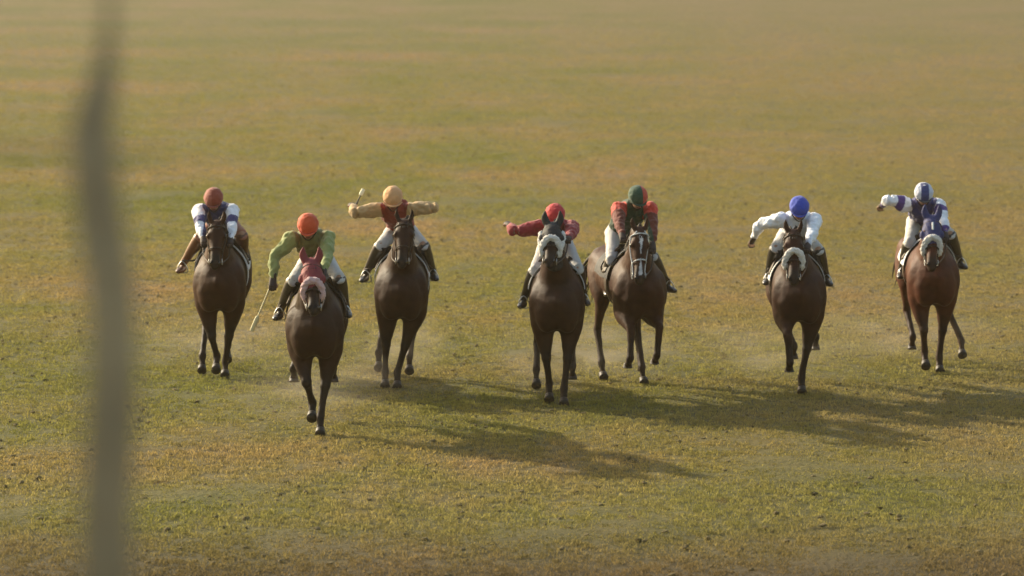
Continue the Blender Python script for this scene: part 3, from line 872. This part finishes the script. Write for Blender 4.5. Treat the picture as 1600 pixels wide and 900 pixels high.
def clod_mesh(seed):
    rr = random.Random(seed); bm = bmesh.new(); bmesh.ops.create_icosphere(bm, subdivisions=1, radius=.03)
    for v in bm.verts: v.co = Vector((v.co.x * rr.uniform(.8, 1.6), v.co.y * rr.uniform(.7, 1.3), v.co.z * rr.uniform(.5, .9) + .008))
    me = bpy.data.meshes.new("clod"); bm.to_mesh(me); bm.free(); me.materials.append(M_SOIL); return me
M_SOIL = mat("dark soil", (.12, .09, .036), rough=.95, bump=.6, bscale=60, var=.3, vscale=20)
scatter("turf_clods", "dark clods of soil kicked up over the turf", [clod_mesh(s) for s in range(5)], 8, (-7.5, 7.5, 29, 150), .3, 1.15, .8, .35, .65, 11, .3)

# ------------------------------------------------------------------ haze
hv = bpy.data.meshes.new("haze")
bm = bmesh.new(); bmesh.ops.create_cube(bm, size=1)
for v in bm.verts:
    v.co = Vector((v.co.x * 3300, 500 + v.co.y * 4300, (v.co.z + .5) * 12.5 - 1.5))
bm.to_mesh(hv); bm.free()
ho = bpy.data.objects.new("haze", hv); COL.objects.link(ho); ho['kind'] = 'stuff'; ho['label'] = "thin dusty haze in the low sunlight"
hm_ = bpy.data.materials.new("haze air"); hm_.use_nodes = True
nt = hm_.node_tree; nt.nodes.remove(nt.nodes["Principled BSDF"])
pv = nt.nodes.new("ShaderNodeVolumePrincipled"); pv.inputs["Color"].default_value = (.70, .58, .38, 1); pv.inputs["Density"].default_value = .00036; pv.inputs["Anisotropy"].default_value = .3
nt.links.new(pv.outputs[0], nt.nodes["Material Output"].inputs["Volume"])
hv.materials.append(hm_)

# ------------------------------------------------------------------ dust kicked up behind the hooves
dm = bpy.data.materials.new("dust"); dm.use_nodes = True
nt = dm.node_tree; nt.nodes.remove(nt.nodes["Principled BSDF"]); lk = nt.links.new
pv = nt.nodes.new("ShaderNodeVolumePrincipled"); pv.inputs["Color"].default_value = (.85, .74, .62, 1)
tc = nt.nodes.new("ShaderNodeTexCoord"); ln_ = nt.nodes.new("ShaderNodeVectorMath"); ln_.operation = 'LENGTH'; lk(tc.outputs["Object"], ln_.inputs[0])
fo = nt.nodes.new("ShaderNodeMapRange"); fo.inputs[1].default_value = 1.0; fo.inputs[2].default_value = .2; fo.inputs[3].default_value = 0; fo.inputs[4].default_value = .32
lk(ln_.outputs["Value"], fo.inputs[0])
nn_ = nt.nodes.new("ShaderNodeTexNoise"); nn_.inputs["Scale"].default_value = 2.2; nn_.inputs["Detail"].default_value = 3; lk(tc.outputs["Object"], nn_.inputs["Vector"])
mr = nt.nodes.new("ShaderNodeMapRange"); mr.inputs[1].default_value = .38; mr.inputs[2].default_value = .7; lk(nn_.outputs[0], mr.inputs[0])
mu = nt.nodes.new("ShaderNodeMath"); mu.operation = 'MULTIPLY'; lk(fo.outputs[0], mu.inputs[0]); lk(mr.outputs[0], mu.inputs[1]); lk(mu.outputs[0], pv.inputs["Density"])
lk(pv.outputs[0], nt.nodes["Material Output"].inputs["Volume"])
dme = bpy.data.meshes.new("dust_cloud"); bm = bmesh.new(); bmesh.ops.create_icosphere(bm, subdivisions=2, radius=1.0); bm.to_mesh(dme); bm.free(); dme.materials.append(dm)
for i, P in enumerate(POSES):
    o = bpy.data.objects.new("dust_cloud", dme); COL.objects.link(o)
    o.location = (P['x'] - .1, P['y'] + 1.0, .3); o.scale = (.75, 1.7, .42); o.rotation_euler = (0, 0, i * .37 - 1)
    o['kind'] = 'stuff'; o['label'] = "faint brown dust kicked up behind the hooves"
